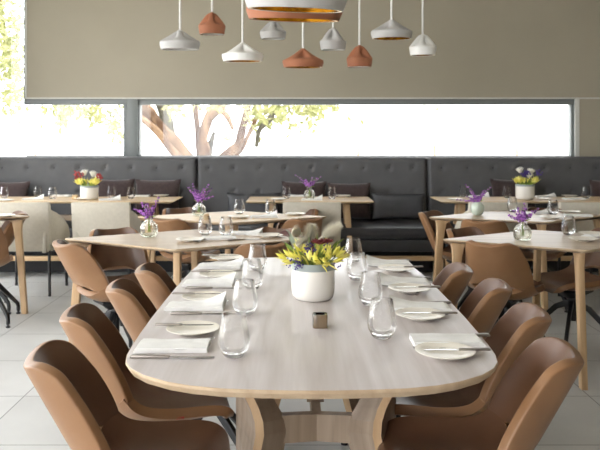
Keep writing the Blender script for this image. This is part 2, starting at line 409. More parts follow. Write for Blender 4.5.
xs1, xs2 = X(197, YBK), X(427.5, YBK)
banquette(XL + .05, xs1, 'dark grey button backed banquette left of the first seam', [X(px, YBK) for px in (1.5, 27.5, 53.5, 79, 105, 131, 156, 182, -24.5, -50, -76, -102)])
banquette(xs1, xs2, 'dark grey button backed banquette between the two seams', [X(px, YBK) for px in (208.5, 233.5, 259.5, 285, 311, 337.5, 363.5, 389.5, 413)])
banquette(xs2, XR - .05, 'dark grey button backed banquette right of the second seam', [X(px, YBK) for px in (441.5, 467.5, 493.2, 519, 544.5, 570.5, 596.5, 622, 648)])

# ------------------------------------------------------------------ cushions
def cushion(x0, x1, z0, z1, y, lean, m, label, thick=.11, ybase=None):
    w_, h_ = x1 - x0, z1 - z0; n = 22; v = []; f = []
    for side in (-1, 1):
        for j in range(n + 1):
            for i in range(n + 1):
                a = 2 * i / n - 1; b = 2 * j / n - 1
                pin = 1 - .07 * (1 - abs(a) ** 2) * abs(b) ** 4; pin2 = 1 - .07 * (1 - abs(b) ** 2) * abs(a) ** 4
                t = thick / 2 * max(0, (1 - a ** 4)) ** .6 * max(0, (1 - b ** 4)) ** .6 * (1 + .10 * noise.noise(Vector((a * 1.7 + x0, b * 1.7, side))))
                xx = a * w_ / 2 * pin2; zz = b * h_ / 2 * pin
                v.append((xx, side * t + lean * (zz + h_ / 2), zz + h_ / 2))
    k = (n + 1) ** 2
    for s in (0, 1):
        for j in range(n):
            for i in range(n):
                a = s * k + j * (n + 1) + i; q = (a, a + 1, a + n + 2, a + n + 1); f.append(q if s == 0 else q[::-1])
    mb = MB(); mb.add(v, f); o = mb.build('cushion', m, angle=80)
    bm = bmesh.new(); bm.from_mesh(o.data); bmesh.ops.remove_doubles(bm, verts=bm.verts, dist=1e-4); bm.to_mesh(o.data); bm.free()
    o.location = ((x0 + x1) / 2, y, z0)
    return tag(o, label, 'cushion', 'cushions on the banquettes')
SZ = .503
def cu(px0, px1, py, m, label, dy=0):
    d = 7.60 + dy; cushion(X(px0, d), X(px1, d), SZ, Z(py, d), d, .18, m, label)
cu(-22, 28, 181.5, M['brown_fabric'], 'dark brown square cushion at the far left edge of the banquette', .02)
cu(92, 133.4, 179, M['brown_fabric'], 'dark brown cushion behind the pot of the left window table')
cu(133.8, 180, 179.5, M['brown_fabric'], 'dark brown cushion just left of the first banquette seam')
cu(226, 281, 193, M['grey_fabric'], 'grey leather cushion just right of the first banquette seam')
cu(281.5, 327, 181.5, M['brown_fabric'], 'dark brown cushion behind the small purple vase of the middle window table')
cu(327.5, 371.5, 183, M['brown_fabric'], 'dark brown cushion leaning beside the wide grey cushion')
cu(372, 426, 193.5, M['grey_fabric'], 'wide grey leather cushion just left of the second banquette seam')
cu(492, 538, 179, M['brown_fabric'], 'dark brown cushion behind the pot of the right window table')
cu(592, 636, 180, M['brown_fabric'], 'dark brown cushion at the far right edge of the banquette')

# ------------------------------------------------------------------ tan leather chair (faces +x, origin on the floor under the seat)
def interp(tab, t):
    for (a, b) in zip(tab, tab[1:]):
        if t <= b[0]:
            k = (t - a[0]) / (b[0] - a[0]); return [p + (q - p) * k for p, q in zip(a[1:], b[1:])]
    return list(tab[-1][1:])
def smooth_tab(tab, n):
    out = []
    for i in range(n + 1):
        t = tab[0][0] + (tab[-1][0] - tab[0][0]) * i / n; h = (tab[-1][0] - tab[0][0]) * .045
        acc = None
        for k in (-2, -1, 0, 1, 2):
            tt = min(max(t + k * h, tab[0][0]), tab[-1][0]); q = interp(tab, tt)
            acc = q if acc is None else [a + b for a, b in zip(acc, q)]
        out.append([a / 5 for a in acc])
    return out
# t : x, z, half width, side lift
SEAT = [(0, .215, .402, .100, .000), (.06, .222, .428, .132, .006), (.14, .205, .448, .160, .018), (.3, .135, .448, .177, .034), (.5, .04, .434, .184, .045), (.7, -.06, .430, .186, .055), (.86, -.135, .443, .184, .068), (1, -.180, .480, .181, .080)]
BACK = [(0, -.186, .484, .182, .082), (.12, -.205, .525, .180, .088), (.4, -.250, .608, .170, .090), (.7, -.298, .694, .145, .080), (.9, -.326, .746, .128, .066), (.97, -.335, .762, .122, .056), (1, -.337, .768, .112, .048)]
def shell(tab, n, ns, edge, back):
    rows = smooth_tab(tab, n); rows[0] = list(tab[0][1:]); rows[-1] = list(tab[-1][1:])
    v = []; f = []
    for i, (x, z, hw, lift) in enumerate(rows):
        a = rows[max(i - 1, 0)]; b = rows[min(i + 1, n)]
        tx, tz = b[0] - a[0], b[1] - a[1]; l = math.hypot(tx, tz) or 1; nx_, nz_ = -tz / l, tx / l      # normal to the profile, forward/up side
        if nz_ < 0 and not back: nx_, nz_ = -nx_, -nz_
        if back and nx_ < 0: nx_, nz_ = -nx_, -nz_
        for k in range(ns + 1):
            s = 2 * k / ns - 1
            q = abs(s)
            lf = lift * (q ** 3.0)
            yy = hw * math.copysign(q ** .95, s) if q else 0
            X_, Z_ = x + nx_ * lf, z + nz_ * lf
            tt = i / n
            if back:        # lower edge lifts in the middle: slot between seat and back
                lo = max(0, 1 - tt / .30)
                Z_ += .050 * lo * lo * max(0, 1 - (q / .66) ** 4); X_ -= .016 * lo * lo * max(0, 1 - (q / .66) ** 4)
                hi = max(0, (tt - .8) / .2); Z_ -= .012 * hi * q ** 8
            v.append((X_, yy, Z_))
    for i in range(n):
        for k in range(ns):
            a = i * (ns + 1) + k; f.append((a, a + 1, a + ns + 2, a + ns + 1))
    mb = MB(); mb.add(v, f); return mb
def chair_maker():
    root = empty('dining_chair')
    def mods(off):
        def m_(o):
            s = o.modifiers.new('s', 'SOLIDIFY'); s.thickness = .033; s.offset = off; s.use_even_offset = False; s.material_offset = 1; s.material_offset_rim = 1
            b = o.modifiers.new('b', 'BEVEL'); b.width = .012; b.segments = 3; b.limit_method = 'ANGLE'; b.angle_limit = math.radians(50)
            u = o.modifiers.new('u', 'SUBSURF'); u.levels = 1; u.render_levels = 1
        return m_
    def piece(name, tab, back):
        o = shell(tab, 16, 14, 0, back).build(name, M['leather_shaded'], root)  # inner faces start with the leather that has shade painted in
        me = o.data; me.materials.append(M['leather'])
        av = sum((p.normal for p in me.polygons), Vector())
        if (av.x if back else av.z) < 0: me.flip_normals()
        mods(-1)(o); dg = bpy.context.evaluated_depsgraph_get(); dg.update()
        nm = bpy.data.meshes.new_from_object(o.evaluated_get(dg)); o.modifiers.clear(); o.data = nm; nm.name = name
        for p in nm.polygons: p.use_smooth = True
        return o
    seat = piece('seat', SEAT, False); back = piece('backrest', BACK, True)
    MB().box(.02, -.2, .450, .045, -.1965, .457).build('tag', M['red_tag'], seat, smooth=False)['label'] = 'small red tag'
    h = MB(); h.secs([[(x * s, y * s, z) for x, y in ((-.11, -.07), (.11, -.07), (.11, .07), (-.11, .07))] for s, z in ((.45, .345), (.55, .36), (1, .392), (1, .404))])
    h.build('seat_mount', M['seat_black'], root, bevel=.006)
    m_ = MB(); m_.lathe([(.001, .20), (.028, .20), (.028, .35), (.001, .35)], 20); m_.build('column', M['black'], root)
    for a in (45, 135, 225, 315):
        a = math.radians(a); ux, uy = math.cos(a), math.sin(a); vx, vy = -uy, ux; w_ = .011
        pr = [(.015, .315, .020), (.10, .28, .018), (.27, .105, .013), (.290, .085, .012), (.298, .060, .010), (.298, .022, .009)]
        secs = []
        for i, (r, z, hh) in enumerate(pr):
            a0 = pr[max(i - 1, 0)]; b0 = pr[min(i + 1, len(pr) - 1)]; tx, tz = b0[0] - a0[0], b0[1] - a0[1]; l = math.hypot(tx, tz); nr, nz = -tz / l, tx / l
            secs.append([((r + nr * sg * hh) * ux + vx * sw * w_, (r + nr * sg * hh) * uy + vy * sw * w_, z + nz * sg * hh) for sg, sw in ((-1, -1), (-1, 1), (1, 1), (1, -1))])
        lg = MB().secs(secs).build('leg', M['black'], root, bevel=.002)
        g = MB(); g.lathe([(.001, 0), (.016, 0), (.016, .010), (.007, .014), (.007, .03), (.001, .03)], 12, (.298 * ux, .298 * uy, 0)); g.build('glider', M['black'], lg)
    return root
def chair(x, y, deg, label, group):
    return put('chair', chair_maker, (x, y, 0), math.radians(deg), label, 'chair', group)
TX = .045
order = ['nearest', 'second nearest', 'third nearest', 'farthest']
GL = 'tan leather chairs along the big table'
def from_top(bx, by, rz): return bx + .335 * math.cos(math.radians(rz)), by + .335 * math.sin(math.radians(rz)), rz
for i, q in enumerate(((-.715, 1.95, 13), (-.775, 2.42, 12), (-.74, 2.87, 12), (-.71, 3.26, 10))):
    chair(*from_top(*q), 'brown leather chair left of the big table, %s to us' % order[i], GL)
for i, q in enumerate(((.775, 1.98, 167), (.850, 2.43, 168), (.855, 2.88, 168), (.795, 3.27, 170))):
    chair(*from_top(*q), 'brown leather chair right of the big table, %s to us' % order[i], GL)
def chair_top(bx, by, deg, label, group):       # bx, by: where the top of the back is
    bx *= 1.03; by *= 1.03; a = math.radians(deg); chair(bx + .335 * math.cos(a), by + .335 * math.sin(a), deg, label, group)
GA, GB, GC, GD, GE = ['tan leather chairs around the ' + s for s in ('left middle table', 'left rear diamond table', 'right middle table', 'right rear diamond table', 'far left table')]
chair_top(-1.305, 3.93, 40, 'tan leather chair, back to us, at the left corner of the left middle table', GA)
chair_top(-1.19, 4.58, -62, 'dark brown chair facing us behind the left part of the left middle table', GA)
chair_top(-.10, 4.60, -120, 'brown leather chair facing us behind the right part of the left middle table', GA)
chair_top(-.15, 3.88, 112, 'dark brown chair, back to us, just behind the far end of the big table', GA)
chair_top(-.96, 5.12, 62, 'tan chair, back to us, behind the purple flowers of the left middle table', GB)
chair_top(-.99, 5.95, -60, 'brown leather chair behind the left rear diamond table, its top just visible', GB)
chair_top(.09, 5.90, -120, 'light brown chair facing left behind the right corner of the left rear diamond table', GB)
chair_top(.10, 5.14, 118, 'dark brown chair before the right corner of the left rear diamond table', GB)
chair_top(1.07, 3.93, 54, 'tan leather chair with its broad back to us at the right middle table', GC)
chair_top(1.06, 4.60, -55, 'dark brown chair facing right behind the left corner of the right middle table', GC)
chair_top(2.05, 4.50, -165, 'brown chair seen side on, facing left, at the right edge of the picture', GC)
chair_top(1.04, 5.66, -38, 'dark brown chair facing right at the left corner of the right rear diamond table', GD)
chair_top(1.33, 5.03, 65, 'tan leather chair, back to us, below the milky vase of the right rear table', GD)
chair_top(2.12, 5.98, -115, 'tan leather chair behind the right rear diamond table, only its top rim visible', GD)
chair_top(-2.15, 5.60, -155, 'pale lit leather chair facing left behind the corner of the far left table', GE)
chair(-2.33, 5.28, 102, 'dark brown chair with its back to us cut by the left edge of the picture', GE)

# ------------------------------------------------------------------ cream armchairs at the window tables (face +y, origin under the seat)
def cream_maker():
    root = empty('armchair')
    b = MB()
    secs = []
    for z, hw, y0, y1 in ((.40, .245, -.262, -.17), (.50, .248, -.270, -.19), (.60, .250, -.285, -.21), (.72, .250, -.300, -.235), (.822, .250, -.313, -.262)):
        secs.append([(-hw, y0 + .012, z), (0, y0, z), (hw, y0 + .012, z), (hw, y1 + .02, z), (0, y1, z), (-hw, y1 + .02, z)])
    b.secs(secs); b.build('backrest', M['cream'], root, bevel=.006, angle=30)
    MB().box(-.235, -.17, .38, .235, .27, .47).build('seat', M['cream'], root, bevel=.02)
    for s in (-1, 1):
        a = MB(); secs = []
        for y, zt, x0, x1 in ((-.27, .785, .215, .240), (-.20, .755, .220, .248), (-.08, .715, .225, .262), (.08, .65, .235, .272), (.20, .575, .235, .272), (.25, .52, .235, .265)):
            secs.append([(s * (x0 - .03), y, .385), (s * (x1 - .02), y, .385), (s * x1, y, zt - .05), (s * (x1 - .012), y, zt), (s * x0, y, zt)])
        a.secs(secs); a.build('armrest', M['cream'], root, bevel=.006, angle=25)
    for sx in (-1, 1):
        for y in (-.20, .22):
            MB().tube([(sx * .225, y, .40), (sx * (.235), y + (.02 if y > 0 else -.02), 0)], .0125, 10).build('leg', M['black'], root)
    return root
for px, y, lab in ((19, 6.36, 'cream fabric armchair at the far left of the left window table'), (100, 6.36, 'cream fabric armchair below the flower pot of the left window table'),
                   (312, 6.36, 'cream fabric armchair with its back to us at the middle window table'), (499, 6.36, 'cream fabric armchair with its back to us, left one at the right window table'),
                   (590, 6.36, 'cream fabric armchair with its back to us, right one at the right window table')):
    put('cream', cream_maker, (X(px, y - .3), y, 0), 0, lab, 'armchair', 'cream armchairs along the window tables')

# ------------------------------------------------------------------ tables
def slab(path, z0, z1, under=.012, cham=.010):
    n = len(path); cx = sum(p[0] for p in path) / n; cy = sum(p[1] for p in path) / n
    def off(k):
        out = []
        for i in range(n):
            a = Vector(path[i - 1]); b = Vector(path[i]); c_ = Vector(path[(i + 1) % n])
            t = ((c_ - b).normalized() + (b - a).normalized()).normalized(); nn = Vector((t.y, -t.x))
            if nn.dot(b - Vector((cx, cy))) < 0: nn = -nn
            out.append(b - nn * k)
        return out
    mb = MB()
    mb.secs([[(p.x, p.y, z) for p in off(k)] for k, z in ((under + .03, z0), (under, z0 + .006), (0, z1 - .008), (0, z1 - .002), (.002, z1))])
    return mb
def edge_mat(o, m):
    o.data.materials.append(m)
    for p in o.data.polygons:
        if abs(p.normal.z) < .9 and p.area > 0: p.material_index = 1
    return o
def big_table():
    root = empty('dining_table', (TX, 2.63, 0)); tag(root, 'large pale oak table with rounded ends in the foreground', 'table')
    q = [(0, .955), (.06, .954), (.12, .951), (.224, .940), (.30, .920), (.36, .893), (.43, .843), (.475, .790), (.500, .735), (.512, .67), (.518, .58), (.523, .45), (.527, .25), (.528, 0)]
    path = [(x, y) for x, y in q] + [(x, -y) for x, y in q[-2::-1]] + [(-x, -y) for x, y in q[1:]] + [(-x, y) for x, y in q[-2:0:-1]]
    edge_mat(slab(path, TOP - .030, TOP, .012).build('tabletop', M['oak_main'], root, angle=25), M['oak_edge'])
    # pedestal: V-section hourglass legs, two at each end, joined by beams
    E_ = [(.735, .275), (.66, .243), (.59, .217), (.54, .193), (.50, .181), (.46, .178), (.42, .186), (.34, .200), (.20, .225), (0, .262)]
    A_ = [(.735, .200), (.66, .190), (.59, .175), (.54, .160), (.50, .138), (.46, .114), (.42, .108), (.34, .122), (.20, .160), (0, .205)]
    for sy in (-1, 1):
        for sx in (-1, 1):
            secs = []
            for (z, ex), (_, ax) in zip(E_, A_):
                q = [(ex + .013, -.13), (ex - .013, -.13), (ax - .012, 0), (ax + .014, .008), (ex, -.085), (.245, .10), (.270, .10)]
                secs.append([(.026 + sx * x, sy * (.35 - y * 1.0) if sy > 0 else -.35 + y, z) for x, y in q])
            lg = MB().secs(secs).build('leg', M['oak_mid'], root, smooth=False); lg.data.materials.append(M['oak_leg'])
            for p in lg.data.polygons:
                if abs(p.normal.y) > .93: p.material_index = 1  # edge faces along y take the lighter oak
    mb = MB()
    for sy in (-1, 1):
        for sx in (-1, 1):
            y0 = -.35 if sy < 0 else .35; k = -sy
            p0 = (.026 + sx * .125, y0 + k * .0); p1 = (.026, y0 + k * .045)
            mb.secs([[(p[0], p[1] - .016, z0), (p[0], p[1] + .016, z0), (p[0], p[1] + .016, z1), (p[0], p[1] - .016, z1)] for p, z0, z1 in ((p0, .385, .475), (p1, .375, .462))])
    mb.box(.010, -.31, .378, .042, .31, .455)
    mb.build('cross_beam', M['oak_dark'], root, smooth=False)
    for y in (-.16, .16):
        MB().secs([[(.026 - w_, y - .018, z), (.026 + w_, y - .018, z), (.026 + w_, y + .018, z), (.026 - w_, y + .018, z)] for z, w_ in ((.45, .030), (.56, .020), (.735, .028))]).build('centre_post', M['oak_dark'], root, smooth=False)
    return root
big_table()

def rhomb_maker(top='oak_top'):
    root = empty('diamond_table')
    a, b = .745, .435
    cs = [(-a, 0), (0, -b), (a, 0), (0, b)]; path = []
    for i, c_ in enumerate(cs):
        p = Vector(cs[i - 1]); n_ = Vector(cs[(i + 1) % 4]); c_ = Vector(c_); r = .022
        u = (p - c_).normalized(); w_ = (n_ - c_).normalized()
        for t in (0, .25, .5, .75, 1):
            path.append(tuple((1 - t) ** 2 * (c_ + u * r) + 2 * t * (1 - t) * c_ + t * t * (c_ + w_ * r)))
    edge_mat(slab(path, TOP - .026, TOP, .02).build('tabletop', M[top], root, angle=25), M['oak_edge'])
    for (cx, cy) in cs:
        L_ = math.hypot(cx, cy); ux, uy = cx / L_, cy / L_; vx, vy = -uy, ux; mb = MB(); secs = []
        for z, ri, ro in ((TOP - .024, .19 if L_ > .5 else .17, .06), (TOP - .05, .140, .066), (.66, .128, .070), (.60, .120, .068), (.4, .10, .052), (0, .067, .025)):
            w_ = .019
            secs.append([((L_ - r) * ux + vx * s * w_, (L_ - r) * uy + vy * s * w_, z) for r, s in ((ri, -1), (ro, -1), (ro, 1), (ri, 1))])
        mb.secs(secs); mb.build('leg', M['oak_leg'], root, bevel=.003, angle=30)
    return root
GT = 'diamond shaped oak tables between the big table and the window'
for x, y, rz, sc, lab in ((-.655, 4.27, 0, 1, 'diamond shaped oak table left of the big table, its pointed corner toward us'),
                  (-.49, 5.50, 0, 1, 'diamond shaped oak table behind the left middle one, before the banquette seam'),
                  (1.575, 4.245, 0, .93, 'diamond shaped oak table right of the big table, its pointed corner toward us'),
                  (1.78, 5.56, 8, 1.02, 'diamond shaped oak table behind the right middle one, carrying the milky vase'),
                  (-2.815, 5.53, 0, 1, 'oak table cut off by the left edge, only its pointed right corner visible')):
    hon = 'behind the left middle' in lab
    put('rhomb_h' if hon else 'rhomb', (lambda: rhomb_maker('oak_honey')) if hon else rhomb_maker, (x, y, 0), math.radians(rz), lab, 'table', GT, (sc, 1, 1))
def window_table(x0, x1, label, stretcher=False):
    y0, y1 = 6.83, 7.42; xm = (x0 + x1) / 2; root = empty('rectangular_table', (xm, (y0 + y1) / 2, 0)); tag(root, label, 'table', 'rectangular oak tables along the banquette')
    w_, h_ = (x1 - x0) / 2, (y1 - y0) / 2
    slab([(-w_, -h_), (w_, -h_), (w_, h_), (-w_, h_)], TOP - .024, TOP, .03).build('tabletop', M['oak_honey'], root, angle=25)
    for sx in (-1, 1):
        for sy in (-1, 1):
            t = Vector((sx * (w_ - .25), sy * .06, TOP - .024)); b = Vector((sx * (w_ - .20), sy * (h_ - .03), 0)); s0, s1 = .030, .020
            MB().secs([[(p.x - s, p.y - s, p.z), (p.x + s, p.y - s, p.z), (p.x + s, p.y + s, p.z), (p.x - s, p.y + s, p.z)] for p, s in ((b, s1), (t, s0))]).build('leg', M['oak_leg'], root, bevel=.004)
    if stretcher:
        MB().box(-w_ + .24, -.03, .55, w_ - .24, .03, .605).build('stretcher', M['oak_dark'], root, bevel=.003)
    return root
window_table(-3.25, -1.18, 'long oak table at the left end of the window banquette, set for four', True)
window_table(-.475, .765, 'small oak table in the middle of the window banquette')
window_table(1.42, 3.32, 'long oak table at the right end of the window banquette')

# ------------------------------------------------------------------ tableware
def glass_maker():
    root = empty('drinking_glass')
    R = [(.001, .007), (.022, .007), (.034, .014), (.041, .026), (.0445, .040), (.0435, .055), (.040, .075), (.036, .095), (.0325, .116)]
    inn = [(r - .0012 if r > .01 else r, z) for r, z in R[::-1]]
    o = MB(); o.lathe(R + [(.0318, .1165)] + inn[1:], 32); o.build('bowl', M['glass'], root, angle=80)
    b = MB(); b.lathe([(.001, 0), (.023, 0), (.027, .003), (.033, .011), (.034, .0135), (.022, .0062), (.001, .006)], 32); b.build('base', M['glass_base'], root, angle=80)
    return root
def plate_maker():
    m_ = MB(); m_.lathe([(.001, 0), (.045, 0), (.047, .003), (.062, .0075), (.080, .0125), (.0825, .0135), (.0822, .0145), (.078, .0145), (.060, .0105), (.048, .0065), (.001, .006)], 48)
    return m_.build('side_plate', M['porcelain'], angle=50)
def napkin_mesh(tip, seed, fl=1):
    mb = MB(); rnd = random.Random(seed); w_, d_ = .205, .105; nlay = 3
    for L_ in range(nlay):
        nx, ny = 16, 8; ox = rnd.uniform(-.004, .004); oy = -.0035 * L_ + rnd.uniform(-.002, .002); rot = rnd.uniform(-.015, .015) + tip * .025 * L_; th = .0042
        top, bot = [], []
        for j in range(ny + 1):
            for i in range(nx + 1):
                a = i / nx - .5; b = j / ny - .5
                x = a * w_ * (1 - .02 * L_); y = b * d_ * (1 - .05 * L_ - tip * .25 * (a + .5) * (L_ / 3))
                z = .001 + L_ * .0044 + .0022 * (noise.noise(Vector((x * 18, y * 22, seed + L_))) + .4)
                if tip: z += tip * max(0, a + .15) ** 2 * max(0, fl * b + .5) * .085 * (.55 + .45 * L_ / 2); x += tip * .006 * L_ * (b + .5)
                if L_ == nlay - 1: z += .0012 * math.cos(b * 9)
                X_ = x * math.cos(rot) - y * math.sin(rot) + ox; Y_ = x * math.sin(rot) + y * math.cos(rot) + oy
                top.append((X_, Y_, z + th)); bot.append((X_, Y_, max(z, 0) if L_ else 0))
        n = nx + 1; v = top + bot; o = len(top); f = []
        for j in range(ny):
            for i in range(nx):
                q = j * n + i; f.append((q, q + 1, q + n + 1, q + n)); f.append((o + q, o + q + n, o + q + n + 1, o + q + 1))
        ring = list(range(n)) + [j * n + nx for j in range(1, ny + 1)] + [ny * n + i for i in range(nx - 1, -1, -1)] + [j * n for j in range(ny - 1, 0, -1)]
        for k in range(len(ring)): a_, b_ = ring[k], ring[(k + 1) % len(ring)]; f.append((a_, o + a_, o + b_, b_))
        mb.add(v, f)
    return lambda: mb.build('napkin', M['linen'], angle=50)
def knife_maker():
    root = empty('table_knife')
    h = MB(); h.secs([[(x, -w_, 0), (x, w_, 0), (x, w_, t), (x, -w_, t)] for x, w_, t in ((-.115, .0055, .006), (-.108, .0075, .0085), (-.06, .0070, .008), (-.012, .0055, .007), (-.006, .005, .006))]); h.build('handle', M['steel_dark'], root, bevel=.0015)
    b = MB(); b.secs([[(x, y0, .001), (x, y1, .001), (x, y1, .0032), (x, y0, .0022)] for x, y0, y1 in ((-.006, -.004, .004), (.01, -.008, .005), (.07, -.009, .006), (.105, -.006, .006), (.115, .002, .005))]); b.build('blade', M['steel'], root, smooth=False)
    return root
def fork_maker():
    root = empty('table_fork')
    h = MB(); h.secs([[(x, -w_, z), (x, w_, z), (x, w_, z + .003), (x, -w_, z + .003)] for x, w_, z in ((-.095, .006, 0), (-.088, .0075, .0), (-.03, .004, .001), (.01, .0028, .004), (.03, .0035, .003))]); h.build('handle', M['steel_dark'], root, bevel=.001)
    b = MB(); b.secs([[(x, -w_, z), (x, w_, z), (x, w_, z + .002), (x, -w_, z + .002)] for x, w_, z in ((.03, .0035, .003), (.042, .010, .001), (.055, .0115, .001))])
    for k in range(4):
        y = -.0098 + k * .0065; b.secs([[(x, y - .0016, z), (x, y + .0016, z), (x, y + .0016, z + .0018), (x, y - .0016, z + .0018)] for x, z in ((.053, .001), (.075, .003), (.095, .007))])
    b.build('tines', M['steel'], root, smooth=False)
    return root

TZ = TOP + .0006
GG = ' on the big table'
def setting(px_plate, px_nap, px_knife, px_glass, side, i, nap):
    who = 'the big table\'s %s place, %s side' % (order[i], side)
    f = 0 if side == 'left' else PI
    x, y = on(*px_plate); j = random.uniform(-.03, .03)
    put('plate', plate_maker, (x, y, TZ), 0, 'ivory side plate at ' + who, 'plate', 'ivory side plates' + GG)
    s_ = 1 if side == 'left' else -1
    put('knife', knife_maker, (x - s_ * .030, y + s_ * .014, TZ + .0165), f + j, 'butter knife across the side plate at ' + who, 'knife', 'butter knives' + GG, (.8, .8, .8))
    nx_, ny_ = on(*px_nap)
    put('napkin%d%s' % (nap, side), napkin_mesh((0, .8, 1.0)[nap], nap * 3 + 1, s_), (nx_, ny_, TZ), f + j * 2, 'folded white napkin at ' + who, 'napkin', 'linen napkins' + GG)
    # fork between napkin and plate, dinner knife on the other side of the napkin
    put('fork', fork_maker, (nx_ + s_ * .012, ny_ + s_ * .069, TZ), f + j, 'dinner fork beside the napkin at ' + who, 'fork', 'dinner forks' + GG)
    kx, ky = on(*px_knife)
    put('knife', knife_maker, (kx, ky, TZ), f - j, 'dinner knife beside the napkin at ' + who, 'knife', 'dinner knives' + GG)
    gx, gy = on(*px_glass)
    put('glass', glass_maker, (gx, gy, TZ), random.uniform(0, 3), 'empty stemless glass at ' + who, 'glass', 'stemless glasses' + GG)
setting((193, 332), (174, 348), (172, 358.2), (234, 356.5), 'left', 0, 0)
setting((204, 299.5), (196, 307.5), (204, 314.5), (245, 314.5), 'left', 1, 2)
setting((218, 276.5), (209, 284), (214, 288.8), (252.5, 288.8), 'left', 2, 1)
setting((226, 259.5), (220, 267), (224, 271.3), (257.5, 270), 'left', 3, 1)
setting((445, 355), (446, 343.5), (452, 336.5), (382, 338), 'right', 0, 0)
setting((420, 317.5), (420, 309.5), (420, 303.5), (370.5, 305), 'right', 1, 1)
setting((409, 291), (404, 283.5), (404, 279), (357, 280), 'right', 2, 1)
setting((396, 270.5), (389, 264.8), (388, 261.2), (353.5, 262), 'right', 3, 1)

names = {'A': 'left middle diamond table', 'B': 'left rear diamond table', 'C': 'right middle diamond table', 'D': 'right rear diamond table',
         'F': 'left window table', 'G': 'middle window table', 'H': 'right window table', 'E': 'far left table'}
def ware(kind, t, px, py, where, rz=0, tip=1):
    x, y = on(px, py); n = names[t]
    if kind == 'glass': put('glass', glass_maker, (x, y, TZ), rz, 'empty stemless glass on the %s, %s' % (n, where), 'glass', 'stemless glasses on the smaller tables')
    if kind == 'plate': put('plate', plate_maker, (x, y, TZ), rz, 'ivory side plate on the %s, %s' % (n, where), 'plate', 'side plates on the smaller tables')
    if kind == 'napkin': put('napkin%d' % tip, napkin_mesh((0, .8, 1.0)[tip], tip * 3 + 1), (x, y, TZ), math.radians(rz), 'folded white napkin on the %s, %s' % (n, where), 'napkin', 'napkins on the smaller tables')
    if kind == 'knife': put('knife', knife_maker, (x, y, TZ), math.radians(rz), 'dinner knife on the %s, %s' % (n, where), 'knife', 'knives on the smaller tables')
for a in (('glass', 'A', 205, 235, 'left one of its two'), ('glass', 'A', 226, 236, 'right one of its two'),
          ('plate', 'A', 190, 241, 'near its front corner'), ('napkin', 'A', 219, 239, 'in front of the glasses', 10, 0), ('napkin', 'A', 245, 234.2, 'right of the glasses', -15, 1), ('plate', 'A', 270, 236.8, 'at its right corner'),
          ('knife', 'A', 246, 240, 'in front of the right napkin', 20),
          ('glass', 'B', 239.5, 214, 'behind the plate'), ('glass', 'B', 270.5, 214.2, 'behind the napkin'), ('plate', 'B', 238.5, 217.8, 'in front of the left glass'), ('napkin', 'B', 264, 217.5, 'in front of the right glass', 10, 2),
          ('plate', 'B', 295, 215, 'at its right corner'),
          ('glass', 'C', 568.5, 235, 'right of the purple flowers'), ('plate', 'C', 583, 240.5, 'near the right edge of the picture'), ('napkin', 'C', 601, 237, 'at the right edge of the picture', 15, 1), ('plate', 'C', 592, 235, 'behind the nearer plate'),
          ('glass', 'D', 512.5, 212, 'between the two purple bunches'), ('glass', 'D', 553, 214.6, 'right of the purple flowers'), ('plate', 'D', 551, 218.3, 'in front of the glass'), ('napkin', 'D', 538, 213.6, 'left of its right glass', 5, 1),
          ('plate', 'D', 570, 212.7, 'right of the glass'), ('napkin', 'D', 578, 216.2, 'at its right side', -10, 0),
          ('glass', 'F', 4, 198.5, 'leftmost of all'), ('glass', 'F', 38, 197.8, 'second from the left'), ('glass', 'F', 52.5, 199, 'third from the left'), ('glass', 'F', 111.5, 197.8, 'just right of the pot'), ('glass', 'F', 131, 198.8, 'rightmost of its row'),
          ('napkin', 'F', 33, 199.5, 'second from the left end', 20, 2), ('napkin', 'F', 62, 196.3, 'behind the third glass', 0, 0), ('napkin', 'F', 110, 200, 'right of the pot', 20, 2), ('napkin', 'F', 140, 196.6, 'right of the last glass', 0, 0),
          ('plate', 'F', 82, 199.6, 'in front of the pot'), ('plate', 'F', 161, 196.3, 'at its right end'), ('plate', 'F', 5, 201, 'at the left edge of the picture'),
          ('glass', 'G', 286.5, 198.6, 'left one'), ('glass', 'G', 332, 199, 'right one'), ('plate', 'G', 277, 200, 'at its left end'), ('napkin', 'G', 312, 200, 'in front of the small vase', 0, 2), ('plate', 'G', 343, 196.6, 'at its right end'), ('napkin', 'G', 300, 196.5, 'behind the small vase', 0, 0),
          ('glass', 'H', 463, 197, 'leftmost'), ('glass', 'H', 507, 198, 'left of the pot'), ('glass', 'H', 586, 198.6, 'right of the pot'), ('plate', 'H', 455, 200, 'at its left end'), ('napkin', 'H', 479, 197, 'between the left glasses', 0, 2),
          ('plate', 'H', 544, 199.6, 'just right of the pot'), ('napkin', 'H', 545, 197, 'right of the pot', 0, 1), ('plate', 'H', 569.5, 196.6, 'behind the right napkin'), ('napkin', 'H', 574, 199.4, 'left of the right glass', 0, 0),
          ('plate', 'E', 4, 216.6, 'at the left edge of the picture')):
    ware(*a)

# small horn tealight holders
def horn_block(px, py, w_, h_, m, label):
    x, y = on(px, py); o = MB(); s = w_ / 2
    o.secs([[(s * k * math.copysign(abs(math.cos(a)) ** .45, math.cos(a)), s * k * math.copysign(abs(math.sin(a)) ** .45, math.sin(a)), z) for a in [2 * PI * i / 24 for i in range(24)]] for k, z in ((.96, 0), (1, .003), (1, h_ - .003), (.95, h_), (.6, h_), (.58, h_ - .012), (.3, h_ - .012))])
    ob = o.build('tealight_holder', m, angle=35); ob.location = (x, y, TZ); tag(ob, label, 'candle holder', 'horn tealight holders'); return ob
ho = horn_block(320, 327, .048, .042, M['horn'], 'dark striped horn tealight holder on the big table in front of the white pot')
horn_block(206.5, 219.6, .040, .042, M['amber'], 'pale amber tealight holder right of the round vase on the left rear diamond table')
horn_block(75, 199.2, .055, .042, M['amber'], 'pale amber tealight holder left of the pot on the left window table')

